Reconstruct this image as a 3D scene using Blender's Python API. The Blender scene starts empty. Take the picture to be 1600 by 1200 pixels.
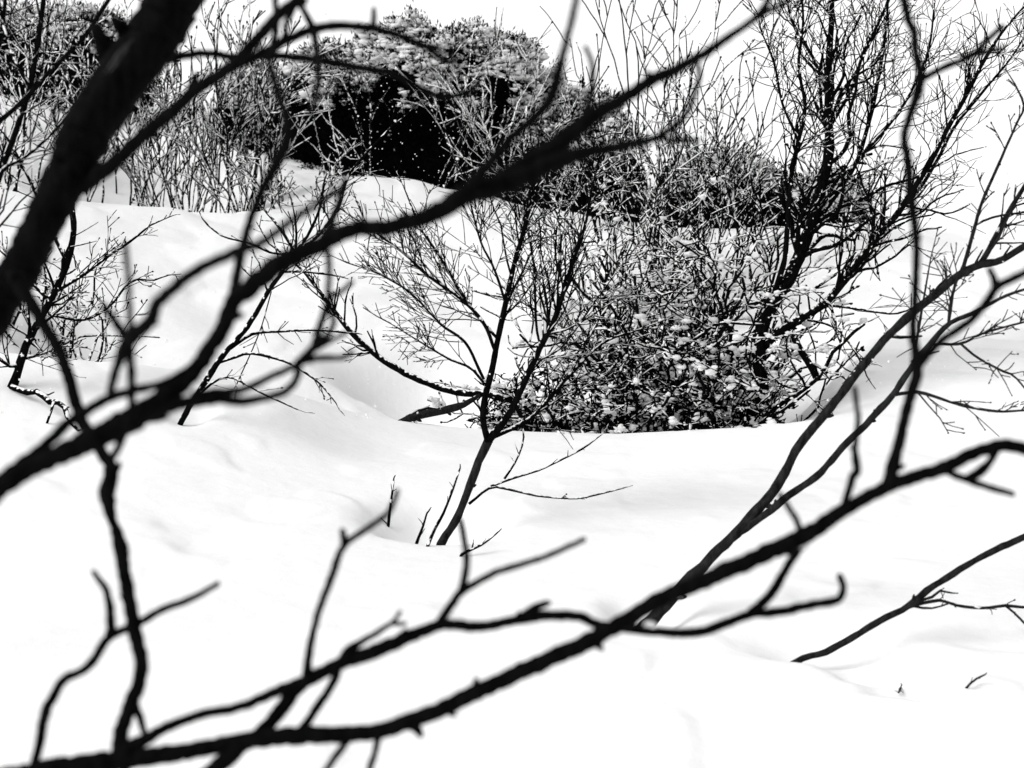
import bpy, math, random
import numpy as np
from mathutils import Vector, Matrix, noise as mnoise

rng = random.Random(7)
nrng = np.random.default_rng(11)
R = math.radians

# ------------------------------------------------------------------ camera
F = 2198.0                      # focal length in pixels of the 1600 px wide photograph
PITCH = R(6.0)
EYE = 1.70
scene = bpy.context.scene
cd = bpy.data.cameras.new('camera')
cam = bpy.data.objects.new('camera', cd)
scene.collection.objects.link(cam)
cam.location = (0, 0, EYE)
cam.rotation_euler = (math.pi / 2 - PITCH, 0, 0)
cd.sensor_width = 36.0
cd.lens = 36.0 * F / 1600.0
cd.clip_start = 0.05
cd.clip_end = 6000
cd.dof.use_dof = True
cd.dof.focus_distance = 10.0
cd.dof.aperture_fstop = 3.5
scene.camera = cam

# ------------------------------------------------------------------ overcast light, black-and-white like the photograph
world = bpy.data.worlds.new('World')
scene.world = world
world.use_nodes = True
nt = world.node_tree
bg = nt.nodes['Background']
sky = nt.nodes.new('ShaderNodeTexSky')
sky.sky_type = 'NISHITA'
sky.sun_disc = False
sky.sun_elevation = R(46)
sky.sun_rotation = R(243)
hs = nt.nodes.new('ShaderNodeHueSaturation')
hs.inputs['Saturation'].default_value = 0.0
nt.links.new(sky.outputs[0], hs.inputs['Color'])
nt.links.new(hs.outputs[0], bg.inputs['Color'])
bg.inputs['Strength'].default_value = 0.12

sd = bpy.data.lights.new('sun', 'SUN')
sd.energy = 1.5
sd.angle = R(40)
sun = bpy.data.objects.new('sun', sd)
scene.collection.objects.link(sun)
# sky sun_rotation is measured clockwise from +Y
_az = R(243); _el = R(46)
sdir = Vector((math.sin(_az) * math.cos(_el), math.cos(_az) * math.cos(_el), math.sin(_el)))
sun.rotation_euler = (-sdir).to_track_quat('-Z', 'Y').to_euler()

vs = scene.view_settings
vs.view_transform = 'Standard'
vs.look = 'None'
vs.gamma = 1.0
vs.exposure = 0.54

# ------------------------------------------------------------------ materials
def new_mat(name):
    m = bpy.data.materials.new(name); m.use_nodes = True
    n = m.node_tree.nodes; b = n['Principled BSDF']
    return m, m.node_tree, b

def grey(v): return (v, v, v, 1)

def ramp(t, src, stops):
    r = t.nodes.new('ShaderNodeValToRGB')
    while len(r.color_ramp.elements) < len(stops): r.color_ramp.elements.new(0.5)
    for e, (p, v) in zip(r.color_ramp.elements, stops):
        e.position = p; e.color = grey(v)
    t.links.new(src, r.inputs[0]); return r

def mat_snow(name, val=0.9, bump=0.25, scale=14.0, glow=0.0):
    m, t, b = new_mat(name)
    tc = t.nodes.new('ShaderNodeTexCoord')
    n1 = t.nodes.new('ShaderNodeTexNoise'); n1.inputs['Scale'].default_value = scale; n1.inputs['Detail'].default_value = 8
    n2 = t.nodes.new('ShaderNodeTexNoise'); n2.inputs['Scale'].default_value = scale * 9; n2.inputs['Detail'].default_value = 3
    t.links.new(tc.outputs['Object'], n1.inputs['Vector']); t.links.new(tc.outputs['Object'], n2.inputs['Vector'])
    r = ramp(t, n1.outputs[0], [(0.25, val - 0.03), (0.7, val)])
    t.links.new(r.outputs[0], b.inputs['Base Color'])
    ad = t.nodes.new('ShaderNodeMath'); ad.operation = 'MULTIPLY_ADD'; ad.inputs[1].default_value = 0.25
    t.links.new(n2.outputs[0], ad.inputs[0]); t.links.new(n1.outputs[0], ad.inputs[2])
    bp = t.nodes.new('ShaderNodeBump'); bp.inputs['Strength'].default_value = bump; bp.inputs['Distance'].default_value = 0.02
    t.links.new(ad.outputs[0], bp.inputs['Height']); t.links.new(bp.outputs[0], b.inputs['Normal'])
    b.inputs['Roughness'].default_value = 0.75
    b.inputs['Specular IOR Level'].default_value = 0.2
    if glow > 0:                    # loose snow lets light through
        tl = t.nodes.new('ShaderNodeBsdfTranslucent'); t.links.new(r.outputs[0], tl.inputs['Color'])
        mx = t.nodes.new('ShaderNodeMixShader'); mx.inputs[0].default_value = glow
        t.links.new(b.outputs[0], mx.inputs[1]); t.links.new(tl.outputs[0], mx.inputs[2])
        t.links.new(mx.outputs[0], t.nodes['Material Output'].inputs['Surface'])
    return m

def mat_bark(name, lo, hi, snow=0.0, scale=60.0, stretch=0.25, bump=0.5, nscale=30.0, spec=0.0):
    """dark bark with ridged grain; snow>0 lets snow lie on the upper sides"""
    m, t, b = new_mat(name)
    tc = t.nodes.new('ShaderNodeTexCoord')
    mp = t.nodes.new('ShaderNodeMapping'); mp.inputs['Scale'].default_value = (1, 1, stretch)
    t.links.new(tc.outputs['Object'], mp.inputs[0])
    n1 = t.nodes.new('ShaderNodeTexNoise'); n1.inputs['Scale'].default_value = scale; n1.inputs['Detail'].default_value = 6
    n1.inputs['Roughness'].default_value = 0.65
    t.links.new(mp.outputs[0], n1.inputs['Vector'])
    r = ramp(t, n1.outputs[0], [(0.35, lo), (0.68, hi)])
    col = r.outputs[0]
    bp = t.nodes.new('ShaderNodeBump'); bp.inputs['Strength'].default_value = bump; bp.inputs['Distance'].default_value = 0.004
    t.links.new(n1.outputs[0], bp.inputs['Height']); t.links.new(bp.outputs[0], b.inputs['Normal'])
    if snow > 0:
        g = t.nodes.new('ShaderNodeNewGeometry')
        sx = t.nodes.new('ShaderNodeSeparateXYZ'); t.links.new(g.outputs['Normal'], sx.inputs[0])
        n3 = t.nodes.new('ShaderNodeTexNoise'); n3.inputs['Scale'].default_value = nscale; n3.inputs['Detail'].default_value = 3
        t.links.new(tc.outputs['Object'], n3.inputs['Vector'])
        a = t.nodes.new('ShaderNodeMath'); a.operation = 'MULTIPLY_ADD'; a.inputs[1].default_value = 2.6
        t.links.new(n3.outputs[0], a.inputs[0]); t.links.new(sx.outputs['Z'], a.inputs[2])   # nz + 2.6*noise  (noise ~ .5)
        rr = ramp(t, a.outputs[0], [(0.0, 0), (1.0, 1)])
        mr = t.nodes.new('ShaderNodeMapRange')
        th = 1.3 + (1.0 - snow)
        mr.inputs['From Min'].default_value = th - 0.08; mr.inputs['From Max'].default_value = th + 0.08
        t.links.new(a.outputs[0], mr.inputs['Value'])
        t.nodes.remove(rr)
        mx = t.nodes.new('ShaderNodeMixRGB'); mx.inputs[2].default_value = grey(0.9)
        t.links.new(mr.outputs[0], mx.inputs[0]); t.links.new(col, mx.inputs[1]); col = mx.outputs[0]
    t.links.new(col, b.inputs['Base Color'])
    b.inputs['Roughness'].default_value = 0.85
    b.inputs['Specular IOR Level'].default_value = spec
    return m

M = dict(
    snow=mat_snow('snow'),
    clump=mat_snow('snow_clump', 0.97, 0.2, 40.0, 0.35),
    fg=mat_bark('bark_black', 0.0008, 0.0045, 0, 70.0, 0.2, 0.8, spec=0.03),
    fgpale=mat_bark('bark_peeled', 0.03, 0.10, 0, 90.0, 0.15, 0.8),
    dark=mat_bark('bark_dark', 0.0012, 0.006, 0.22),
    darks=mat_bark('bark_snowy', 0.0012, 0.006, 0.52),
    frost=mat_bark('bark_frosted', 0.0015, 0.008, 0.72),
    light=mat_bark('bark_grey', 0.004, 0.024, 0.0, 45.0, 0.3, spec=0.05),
    leaf=mat_bark('dead_leaf', 0.002, 0.012, 0.20, 30.0, 1.0),
    needle=mat_bark('needle', 0.001, 0.005, 0.0, 8.0, 1.0, 0.2),
    crown=mat_bark('snowy_needle', 0.001, 0.005, 0.30, 8.0, 1.0, 0.2, 3.0),
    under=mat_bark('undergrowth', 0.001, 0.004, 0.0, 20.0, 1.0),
)

# ------------------------------------------------------------------ mesh helpers
col = scene.collection

class MB:
    def __init__(s): s.v = []; s.f = []; s.n = 0
    def add(s, v, f):
        v = np.asarray(v, float)
        s.v.append(v); f = np.asarray(f) + s.n
        s.f.extend(f.tolist()); s.n += len(v)
    def tube(s, pts, rads, sides=6, cap=True, rough=0.0, r_=None):
        P = np.asarray(pts, float); n = len(P)
        T = np.empty_like(P); T[1:-1] = P[2:] - P[:-2]; T[0] = P[1] - P[0]; T[-1] = P[-1] - P[-2]
        T /= np.maximum(np.linalg.norm(T, axis=1, keepdims=True), 1e-9)
        a = np.array([0.3, 0.2, 1.0]) if abs(T[0, 2]) < 0.85 else np.array([1.0, 0.2, 0.1])
        u = a - T[0] * a.dot(T[0]); u /= np.linalg.norm(u)
        U = np.empty_like(P)
        for i in range(n):
            u = u - T[i] * u.dot(T[i]); u /= max(np.linalg.norm(u), 1e-9); U[i] = u
        W = np.cross(T, U)
        an = np.arange(sides) * (2 * math.pi / sides)
        ca, sa = np.cos(an), np.sin(an)
        rad = np.asarray(rads, float)[:, None] * np.ones(sides)
        if rough > 0:
            rad = rad * (1 + rough * (r_ or nrng).standard_normal((n, sides)))
        V = P[:, None, :] + rad[:, :, None] * (ca[None, :, None] * U[:, None, :] + sa[None, :, None] * W[:, None, :])
        V = V.reshape(-1, 3)
        b = s.n
        s.v.append(V)
        for i in range(n - 1):
            o = b + i * sides
            for k in range(sides):
                k2 = (k + 1) % sides
                s.f.append((o + k, o + k2, o + sides + k2, o + sides + k))
        if cap:
            s.f.append(tuple(range(b + sides - 1, b - 1, -1)))
            e = b + (n - 1) * sides
            s.f.append(tuple(range(e, e + sides)))
        s.n += len(V)
    def build(s, name, mat, parent=None, smooth=True):
        me = bpy.data.meshes.new(name)
        V = np.concatenate(s.v) if s.v else np.zeros((0, 3))
        off = np.array(parent_loc(parent)) if parent is not None else np.zeros(3)
        me.from_pydata((V - off).tolist(), [], s.f)
        if smooth and len(me.polygons):
            me.polygons.foreach_set('use_smooth', [True] * len(me.polygons))
        me.materials.append(mat)
        me.update()
        o = bpy.data.objects.new(name, me); col.objects.link(o)
        if parent is not None: o.parent = parent
        return o

def parent_loc(p):
    l = Vector((0, 0, 0))
    while p is not None:
        l = l + p.location; p = p.parent
    return l

def tag(o, label=None, cat=None, group=None, kind=None):
    if label: o['label'] = label
    if cat: o['category'] = cat
    if group: o['group'] = group
    if kind: o['kind'] = kind
    return o

def thing(name, loc, label, cat, group=None):
    o = bpy.data.objects.new(name, None); o.empty_display_size = 0.1
    o.location = loc; col.objects.link(o)
    return tag(o, label, cat, group)

# icosphere template for clumps of snow, buds and flakes
_t = (1 + 5 ** 0.5) / 2
ICO_V = np.array([(-1, _t, 0), (1, _t, 0), (-1, -_t, 0), (1, -_t, 0), (0, -1, _t), (0, 1, _t), (0, -1, -_t), (0, 1, -_t),
                  (_t, 0, -1), (_t, 0, 1), (-_t, 0, -1), (-_t, 0, 1)], float) / math.sqrt(1 + _t * _t)
ICO_F = np.array([(0, 11, 5), (0, 5, 1), (0, 1, 7), (0, 7, 10), (0, 10, 11), (1, 5, 9), (5, 11, 4), (11, 10, 2), (10, 7, 6), (7, 1, 8),
                  (3, 9, 4), (3, 4, 2), (3, 2, 6), (3, 6, 8), (3, 8, 9), (4, 9, 5), (2, 4, 11), (6, 2, 10), (8, 6, 7), (9, 8, 1)])

def blobs(mb, C, S, T=None, lump=0.18):
    """lumpy little ellipsoids at C with half sizes S (n,3); long axis along T"""
    C = np.asarray(C, float); S = np.asarray(S, float)
    n = len(C)
    if n == 0: return
    V = ICO_V[None] * S[:, None, :]
    V = V * (1 + lump * nrng.standard_normal((n, 12, 1)))
    if T is None:
        a = nrng.uniform(0, 2 * math.pi, n)
        X = np.stack([np.cos(a), np.sin(a), np.zeros(n)], 1)
    else:
        X = np.asarray(T, float); X = X / np.maximum(np.linalg.norm(X, axis=1, keepdims=True), 1e-9)
    Z = np.tile([0.001, 0.002, 1.0], (n, 1))
    Y = np.cross(Z, X); Y /= np.maximum(np.linalg.norm(Y, axis=1, keepdims=True), 1e-6)
    Z = np.cross(X, Y)
    W = C[:, None] + V[:, :, 0:1] * X[:, None] + V[:, :, 1:2] * Y[:, None] + V[:, :, 2:3] * Z[:, None]
    Fa = (ICO_F[None] + (np.arange(n) * 12)[:, None, None]).reshape(-1, 3)
    mb.add(W.reshape(-1, 3), Fa)

def leaves(mb, C, D, L, Wd):
    """curled leaf: two quads folded along the midrib, pointing along D"""
    C = np.asarray(C, float); D = np.asarray(D, float); n = len(C)
    if n == 0: return
    D = D / np.maximum(np.linalg.norm(D, axis=1, keepdims=True), 1e-9)
    A = nrng.standard_normal((n, 3)); S = np.cross(D, A); S /= np.maximum(np.linalg.norm(S, axis=1, keepdims=True), 1e-6)
    N = np.cross(S, D)
    L = np.asarray(L)[:, None]; Wd = np.asarray(Wd)[:, None]
    curl = nrng.uniform(-0.3, 0.5, (n, 1))
    p0 = C; p1 = C + D * L * 0.5 + N * L * 0.08; p2 = C + D * L + N * L * curl
    l1 = C + D * L * 0.45 + S * Wd + N * L * 0.25; r1 = C + D * L * 0.45 - S * Wd + N * L * 0.25
    V = np.stack([p0, p1, p2, l1, r1], 1).reshape(-1, 3)
    b = (np.arange(n) * 5)[:, None, None]
    Fa = np.array([[0, 1, 3], [1, 2, 3], [0, 4, 1], [1, 4, 2]])[None] + b
    mb.add(V, Fa.reshape(-1, 3))

# ------------------------------------------------------------------ the lie of the land
def zrow(r, row):               # height (above eye level) of a point seen on a row of the picture at distance r
    return r * math.tan(-PITCH + math.atan((600 - row) / F))

NEAR = [(0, -1.70), (3, -1.72), (4.5, -1.74)]
COLS = {
    -700: [(7, -1.5), (10, -0.8), (13, -0.9), (17, 0.5), (20, 0.6), (26, 2.2), (60, 9.5), (90, 14)],
    0:    [(7, -1.56), (9, zrow(9, 690)), (11, zrow(11, 528)), (12.4, -1.15), (14.5, zrow(14.5, 415)), (17, zrow(17, 285)), (18.4, 0.25), (24, zrow(24, 180)), (60, zrow(60, 10)), (90, 15)],
    220:  [(7, -1.60), (9, -1.35), (11, zrow(11, 553)), (12.3, -1.45), (14.5, -0.7), (18, zrow(18, 312)), (19.4, -0.15), (22, 0.75), (26, 1.9), (60, 9.8), (90, 15)],
    450:  [(7, -1.62), (9, -1.5), (11, zrow(11, 596)), (12.4, -1.62), (15, -0.85), (18.5, zrow(18.5, 330)), (20, 0.35), (22, 1.0), (26, 1.9), (60, 10), (90, 15)],
    560:  [(7, -1.64), (9, -1.56), (11.3, zrow(11.3, 640)), (12.7, -1.78), (14.4, -1.2), (17, -0.4), (20, zrow(20, 258)), (21.3, 0.75), (26, 1.8), (60, 10), (90, 15)],
    720:  [(7, -1.66), (9, -1.6), (11.5, zrow(11.5, 664)), (12.8, -1.95), (14.2, -1.45), (17, zrow(17, 450)), (20.3, zrow(20.3, 296)), (21.5, 0.5), (26, 1.7), (60, 10), (90, 15)],
    950:  [(7, -1.66), (9, -1.62), (11.5, zrow(11.5, 672)), (12.6, -1.95), (14, -1.75), (17, -0.65), (20, zrow(20, 346)), (22, 0.1), (26, 1.2), (60, 10), (90, 15)],
    1200: [(7, -1.66), (9, -1.6), (11.5, zrow(11.5, 655)), (12.7, -1.85), (14.2, -1.55), (17, -0.8), (20, zrow(20, 358)), (22, 0.05), (26, 1.0), (60, 9.8), (90, 15)],
    1310: [(7, -1.66), (9, -1.6), (11.2, zrow(11.2, 650)), (12.6, -1.5), (15, -1.05), (20, zrow(20, 345)), (22, 0.15), (26, 1.0), (60, 9.5), (90, 15)],
    1600: [(7, -1.66), (9, -1.62), (11, -1.48), (14, -1.2), (18, -0.6), (22, 0.1), (26, 0.9), (60, 8.8), (90, 14)],
    2400: [(7, -1.7), (9, -1.65), (11, -1.4), (14, -1.1), (18, -0.5), (22, 0.2), (26, 1.0), (60, 8.8), (90, 14)],
}
UG = np.arange(-900, 2601, 20.0)
RG = np.arange(0, 90.01, 0.1)
_cx = sorted(COLS)
_tab = np.array([np.interp(RG, *zip(*(NEAR + COLS[c]))) for c in _cx])
TAB = np.array([np.interp(UG, _cx, _tab[:, j]) for j in range(len(RG))]).T
def gsmooth(A, s, axis):
    k = np.arange(-int(3 * s), int(3 * s) + 1); w = np.exp(-k * k / (2 * s * s)); w /= w.sum()
    pad = [(0, 0), (0, 0)]; pad[axis] = (len(k) // 2,) * 2
    return np.apply_along_axis(lambda a: np.convolve(a, w, 'valid'), axis, np.pad(A, pad, mode='edge'))
TAB = gsmooth(gsmooth(TAB, 2.6, 1), 2.2, 0)

HOLLOWS = []      # (x, y, radius, depth, skew)
def base_height(x, y):
    x = np.asarray(x, float); y = np.asarray(y, float)
    r = np.hypot(x, y); az = np.arctan2(x, y)
    azc = np.clip(az, -R(50), R(50))
    u = np.clip(800 + F * np.tan(azc) * 1.0, UG[0], UG[-1] - 0.01)
    fu = (u - UG[0]) / 20.0; iu = fu.astype(int); fu = fu - iu
    rr = np.clip(r, 0, 89.9); fr = rr / 0.1; ir = fr.astype(int); fr = fr - ir
    z = (TAB[iu, ir] * (1 - fu) * (1 - fr) + TAB[iu + 1, ir] * fu * (1 - fr) + TAB[iu, ir + 1] * (1 - fu) * fr + TAB[iu + 1, ir + 1] * fu * fr)
    far = np.clip(r - 90, 0, None)
    z = z + 60 * (1 - np.exp(-far * 0.17 / 60))
    back = np.clip((np.abs(az) - R(60)) / R(60), 0, 1)
    z = z * (1 - back) + (-1.7 + 0.02 * np.clip(r - 6, 0, 400)) * back
    for (hx, hy, ra, rb, hd) in HOLLOWS:
        d2 = ((x - hx) / ra) ** 2 + ((y - hy) / rb) ** 2
        z = z - hd * np.exp(-d2 ** 1.6)
    return z + EYE

def nz(x, y):
    v = Vector((x, y, 0.0)); r = math.hypot(x, y)
    a = 0.012 * mnoise.noise(v * 0.9) + 0.005 * mnoise.noise(v * 2.3 + Vector((5, 1, 0)))
    # shallow wind-worn edges
    w = mnoise.noise(v * 1.25 + Vector((9, 4, 2))) + 0.4 * mnoise.noise(v * 3.1)
    a += 0.014 * max(0.0, min(1.0, (w - 0.22) * 6)) + 0.004 * mnoise.noise(v * 6.5)
    if r > 11.5:
        k = min(1.0, (r - 11.5) / 3)
        a += k * (0.10 * mnoise.noise(v * 0.55 + Vector((3, 7, 1))) + 0.09 * abs(mnoise.noise(v * 1.1)))
    if r > 30: a += (r - 30) * 0.006 * mnoise.noise(v * 0.07)
    return a

def ground(x, y): return float(base_height(x, y)) + nz(x, y)

CP, SP = math.cos(PITCH), math.sin(PITCH)
def ray(px, py):
    a = (px - 800) / F; b = (600 - py) / F
    return np.array([a, CP + b * SP, -SP + b * CP])          # camera depth 1
CAM = np.array([0, 0, EYE])
def at(px, py, d): return CAM + ray(px, py) * d
def hit(px, py, dmin=3.0, dmax=70.0):
    """where the line of sight through a point of the picture meets the snow"""
    v = ray(px, py); ds = np.arange(dmin, dmax, 0.03)
    P = CAM + v[None] * ds[:, None]
    g = base_height(P[:, 0], P[:, 1])
    k = np.argmax(P[:, 2] < g)
    if P[k, 2] >= g[k]: k = len(ds) - 1
    return P[k], ds[k]

# snow melted and blown away round the stems
PRE = {k: hit(*k) for k in [(688, 852), (1003, 986), (1256, 1032), (288, 652)]}     # stems start from the undisturbed surface
_new = []
for (px, py, ra, rb, hd, dm) in [(684, 808, 0.36, 0.42, 0.27, 3), (1010, 955, 0.18, 0.24, 0.10, 3), (1290, 1008, 0.30, 0.18, 0.09, 3), (294, 640, 0.16, 0.3, 0.08, 3), (1320, 1040, 0.10, 0.09, 0.04, 3), (1358, 1056, 0.12, 0.08, 0.05, 3), (1400, 1076, 0.12, 0.07, 0.045, 3), (1440, 1080, 0.09, 0.08, 0.03, 3), (330, 850, 0.22, 0.18, 0.03, 3), (300, 815, 0.3, 0.2, 0.025, 3), (420, 800, 0.25, 0.2, 0.025, 3), (1340, 900, 0.3, 0.2, 0.025, 3), (1560, 1000, 0.25, 0.2, 0.03, 3), (560, 690, 0.5, 0.5, 0.05, 3), (1470, 700, 0.5, 0.5, 0.05, 3),
                             (1190, 640, 0.7, 0.7, 0.35, 11.9), (1255, 572, 0.5, 0.5, 0.45, 12.5), (700, 600, 0.8, 0.7, 0.42, 12.5), (630, 590, 0.7, 0.6, 0.3, 12.5), (945, 515, 0.55, 0.7, 0.6, 12.5),
                             (140, 545, 0.6, 0.6, 0.2, 11.8), (230, 305, 1.2, 1.2, 0.4, 18.8), (300, 320, 1.0, 1.0, 0.3, 18.8)]:
    p, d = hit(px, py, dm); _new.append((p[0], p[1], ra, rb, hd))
HOLLOWS.extend(_new)

def make_ground():
    ths = np.concatenate([np.arange(-180, -26, 3.0), np.arange(-26, 26, 0.13), np.arange(26, 180, 3.0)])
    rs = [0.4]
    while rs[-1] < 3: rs.append(rs[-1] + 0.25)
    while rs[-1] < 9: rs.append(rs[-1] + 0.035)
    while rs[-1] < 24: rs.append(rs[-1] + 0.06)
    while rs[-1] < 90: rs.append(rs[-1] * 1.025)
    while rs[-1] < 4500: rs.append(rs[-1] * 1.15)
    rs = np.array(rs)
    TH, RR = np.meshgrid(np.radians(ths), rs, indexing='ij')
    X = RR * np.sin(TH); Y = RR * np.cos(TH)
    Z = base_height(X, Y)
    fx, fy, fz = X.ravel(), Y.ravel(), Z.ravel()
    fz = np.array([z + nz(x, y) for x, y, z in zip(fx.tolist(), fy.tolist(), fz.tolist())])
    n, m = TH.shape
    V = np.stack([fx, fy, fz], 1)
    c = np.array([[0, 0, float(base_height(0.0, 0.001))]])
    V = np.concatenate([V, c])
    i, j = np.meshgrid(np.arange(n), np.arange(m - 1), indexing='ij')
    i2 = (i + 1) % n
    Q = np.stack([i * m + j, i * m + j + 1, i2 * m + j + 1, i2 * m + j], -1).reshape(-1, 4)
    faces = Q.tolist() + [(k * m, ((k + 1) % n) * m, n * m) for k in range(n)]
    faces = [tuple(reversed(f)) for f in faces] if False else faces
    me = bpy.data.meshes.new('snow_ground'); me.from_pydata(V.tolist(), [], faces)
    me.polygons.foreach_set('use_smooth', [True] * len(me.polygons)); me.materials.append(M['snow']); me.update()
    o = bpy.data.objects.new('snow_ground', me); col.objects.link(o)
    tag(o, 'deep white snow covering the rolling ground and hillside', 'snow', kind='structure')
make_ground()

# ------------------------------------------------------------------ curves
def spline(P, n):
    """Catmull-Rom through the rows of P, n samples"""
    P = np.asarray(P, float)
    if len(P) == 2: P = np.array([P[0], (P[0] + P[1]) / 2, P[1]])
    Q = np.vstack([2 * P[0] - P[1], P, 2 * P[-1] - P[-2]])
    seg = np.linalg.norm(np.diff(P[:, :2], axis=0), axis=1); cum = np.concatenate([[0], np.cumsum(seg)])
    t = np.linspace(0, cum[-1], n)
    out = np.empty((n, P.shape[1]))
    for k, tv in enumerate(t):
        i = min(np.searchsorted(cum, tv, 'right') - 1, len(P) - 2)
        f = (tv - cum[i]) / max(seg[i], 1e-9)
        a, b, c, d = Q[i], Q[i + 1], Q[i + 2], Q[i + 3]
        out[k] = 0.5 * (2 * b + (c - a) * f + (2 * a - 5 * b + 4 * c - d) * f * f + (3 * b - a - 3 * c + d) * f ** 3)
    return out, cum[-1]

class Curve:
    """a stem laid out in space: points px,py of the photograph, real distance and real girth"""
    def __init__(s, pts, w, d0, d1, wob=0.0, step=9.0):
        pts = np.asarray(pts, float)
        tot = np.sum(np.linalg.norm(np.diff(pts, axis=0), axis=1))
        n = max(4, int(tot / step))
        S, L = spline(pts, n)
        t = np.linspace(0, 1, n)
        ph = rng.uniform(0, 6.28)
        d = d0 + (d1 - d0) * t + wob * np.sin(t * rng.uniform(3, 6) + ph) * np.minimum(1, t * 4)
        s.px = S; s.d = d
        w = np.interp(t, np.linspace(0, 1, len(w)), w) if not np.isscalar(w) else np.full(n, w)
        s.P = np.array([at(x, y, dd) for (x, y), dd in zip(S, d)])
        s.r = 0.5 * w * d / F
        s.n = n
    def depth_near(s, p):
        k = int(np.argmin(np.sum((s.px - np.asarray(p, float)) ** 2, axis=1))); return s.d[k]

def knotty(mb, c, sides, amp=0.10, knots=0):
    """stem with swellings, small ridges and a few bud stubs"""
    n = c.n; r = c.r.copy()
    ph = rng.uniform(0, 50)
    for i in range(n):
        r[i] *= 1 + amp * mnoise.noise(Vector((ph + i * 0.55, 0, 0))) + amp * 0.7 * mnoise.noise(Vector((ph + i * 1.9, 7, 0)))
    P = c.P.copy()
    for i in range(1, n - 1):
        P[i] += np.array(mnoise.noise_vector(Vector((ph, i * 0.6, 3)))) * c.r[i] * 0.22
    mb.tube(P, r, sides, rough=0.03)
    # rounded tip
    k = n - 1; T = P[k] - P[k - 1]; T = T / np.linalg.norm(T)
    mb.tube([P[k] - T * r[k] * 0.2, P[k] + T * r[k] * 0.5, P[k] + T * r[k] * 0.95], [r[k] * 0.99, r[k] * 0.8, r[k] * 0.25], sides)
    for _ in range(knots):
        i = rng.randrange(1, n - 1); T = P[i + 1] - P[i]; T = T / np.linalg.norm(T)
        a = np.array([rng.gauss(0, 1) for _ in range(3)]); a -= T * a.dot(T); a /= np.linalg.norm(a)
        D = a * 0.8 + T * 0.7; D /= np.linalg.norm(D)
        q = P[i] + a * r[i] * 0.6; L = r[i] * rng.uniform(0.9, 1.7)
        mb.tube([q, q + D * L * 0.6, q + D * L], [r[i] * 0.5, r[i] * 0.42, r[i] * 0.15], 6)

# ------------------------------------------------------------------ foreground: branches close to the lens
def limb(parent, pts, w, on=None, d0=None, dd=0.0, name='twig', sides=10, knots=1, mat='fg', amp=0.10, wob=0.02):
    if on is not None: d0 = on.depth_near(pts[0])
    w = [q * (1.0 if name in ('trunk',) else 1.08) for q in w]
    c = Curve(pts, w, d0, d0 + dd, wob if name != 'twig' else 0.0, step=7.0)
    mb = MB(); knotty(mb, c, sides, amp, knots)
    o = mb.build(name, M[mat], parent); c.obj = o
    return c

def lumps(parent, on, spots):
    for (x, y, s) in spots:
        d = on.depth_near((x, y)); mb = MB()
        r = s * d / F * 0.5
        c = at(x, y, d - 0.4 * r)
        blobs(mb, [c, c + np.array([r * .7, 0, -r * .2]), c + np.array([-r * .6, 0, r * .1])], [(r, r * .8, r * .7)] * 3)
        o = mb.build('snow_patch', M['clump'], parent); tag(o, 'small patch of snow caught in the fork')

# --- leaning trunk
p = at(-40, 520, 2.25)
T = thing('leaning_tree', p, 'thick black leaning trunk with a broken stub in the upper left corner', 'tree')
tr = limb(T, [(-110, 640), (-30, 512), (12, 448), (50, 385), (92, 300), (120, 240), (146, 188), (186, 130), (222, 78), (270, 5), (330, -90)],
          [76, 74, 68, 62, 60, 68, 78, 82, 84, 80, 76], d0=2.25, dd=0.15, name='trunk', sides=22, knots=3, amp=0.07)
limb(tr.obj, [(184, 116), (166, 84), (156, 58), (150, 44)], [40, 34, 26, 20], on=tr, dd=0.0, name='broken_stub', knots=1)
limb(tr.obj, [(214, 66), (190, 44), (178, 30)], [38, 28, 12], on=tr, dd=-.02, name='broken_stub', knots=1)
# peeled strip of bark
mb = MB()
for (a, b, c_, w) in [((196, 68), (178, 92), (162, 116), 2.2), ((208, 60), (192, 80), (178, 100), 1.4), ((186, 94), (176, 106), (168, 116), 1.6), ((202, 74), (190, 88), (182, 104), 1.2)]:
    d = 2.28
    S_, _ = spline([a, b, c_], 9)
    P = [at(x + rng.uniform(-1, 1), y, d - 0.5 * 84 * d / F * 0.93) for x, y in S_]
    mb.tube(P, [0.5 * w * d / F * q for q in (0.3, .7, 1, 1.1, 1, 1, .8, .6, .25)], 6, rough=0.15)
o = mb.build('peeled_bark', M['fgpale'], tr.obj); tag(o, 'pale strip of peeling bark on the trunk')
t1 = limb(T, [(225, 112), (256, 96), (294, 86), (327, 84), (365, 89), (398, 89), (439, 88), (479, 91), (516, 98), (562, 106), (616, 116), (643, 130), (670, 145), (694, 151), (724, 147), (741, 138), (749, 126)],
          [13, 12, 11, 11, 12, 12, 11, 10, 9, 7], on=tr, dd=0.25, name='limb', knots=4)
t2 = limb(T, [(128, 292), (160, 268), (189, 246), (219, 216), (270, 172), (304, 142), (341, 118), (371, 96), (405, 57), (435, 24), (475, -8), (520, -50)],
          [26, 22, 21, 19, 18, 17, 17, 16], on=tr, dd=-0.25, name='limb', knots=4)
limb(t2.obj, [(296, 144), (300, 132), (307, 117)], [14, 11, 9], on=t2, knots=0)
t3 = limb(T, [(360, 105), (391, 92), (425, 75), (449, 62), (486, 47), (532, 40), (582, 44), (609, 51), (636, 61), (667, 74), (687, 89), (705, 98), (713, 92)],
          [15, 14, 14, 13, 12, 11, 10, 8], on=t2, dd=0.12, name='limb', knots=4)
limb(t3.obj, [(583, 42), (584, 30), (584, 14)], [9, 8, 7], on=t3, knots=0)
limb(t3.obj, [(425, 76), (432, 40), (430, 0), (428, -40)], [10, 9, 9, 9], on=t3, dd=0.03)
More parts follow.
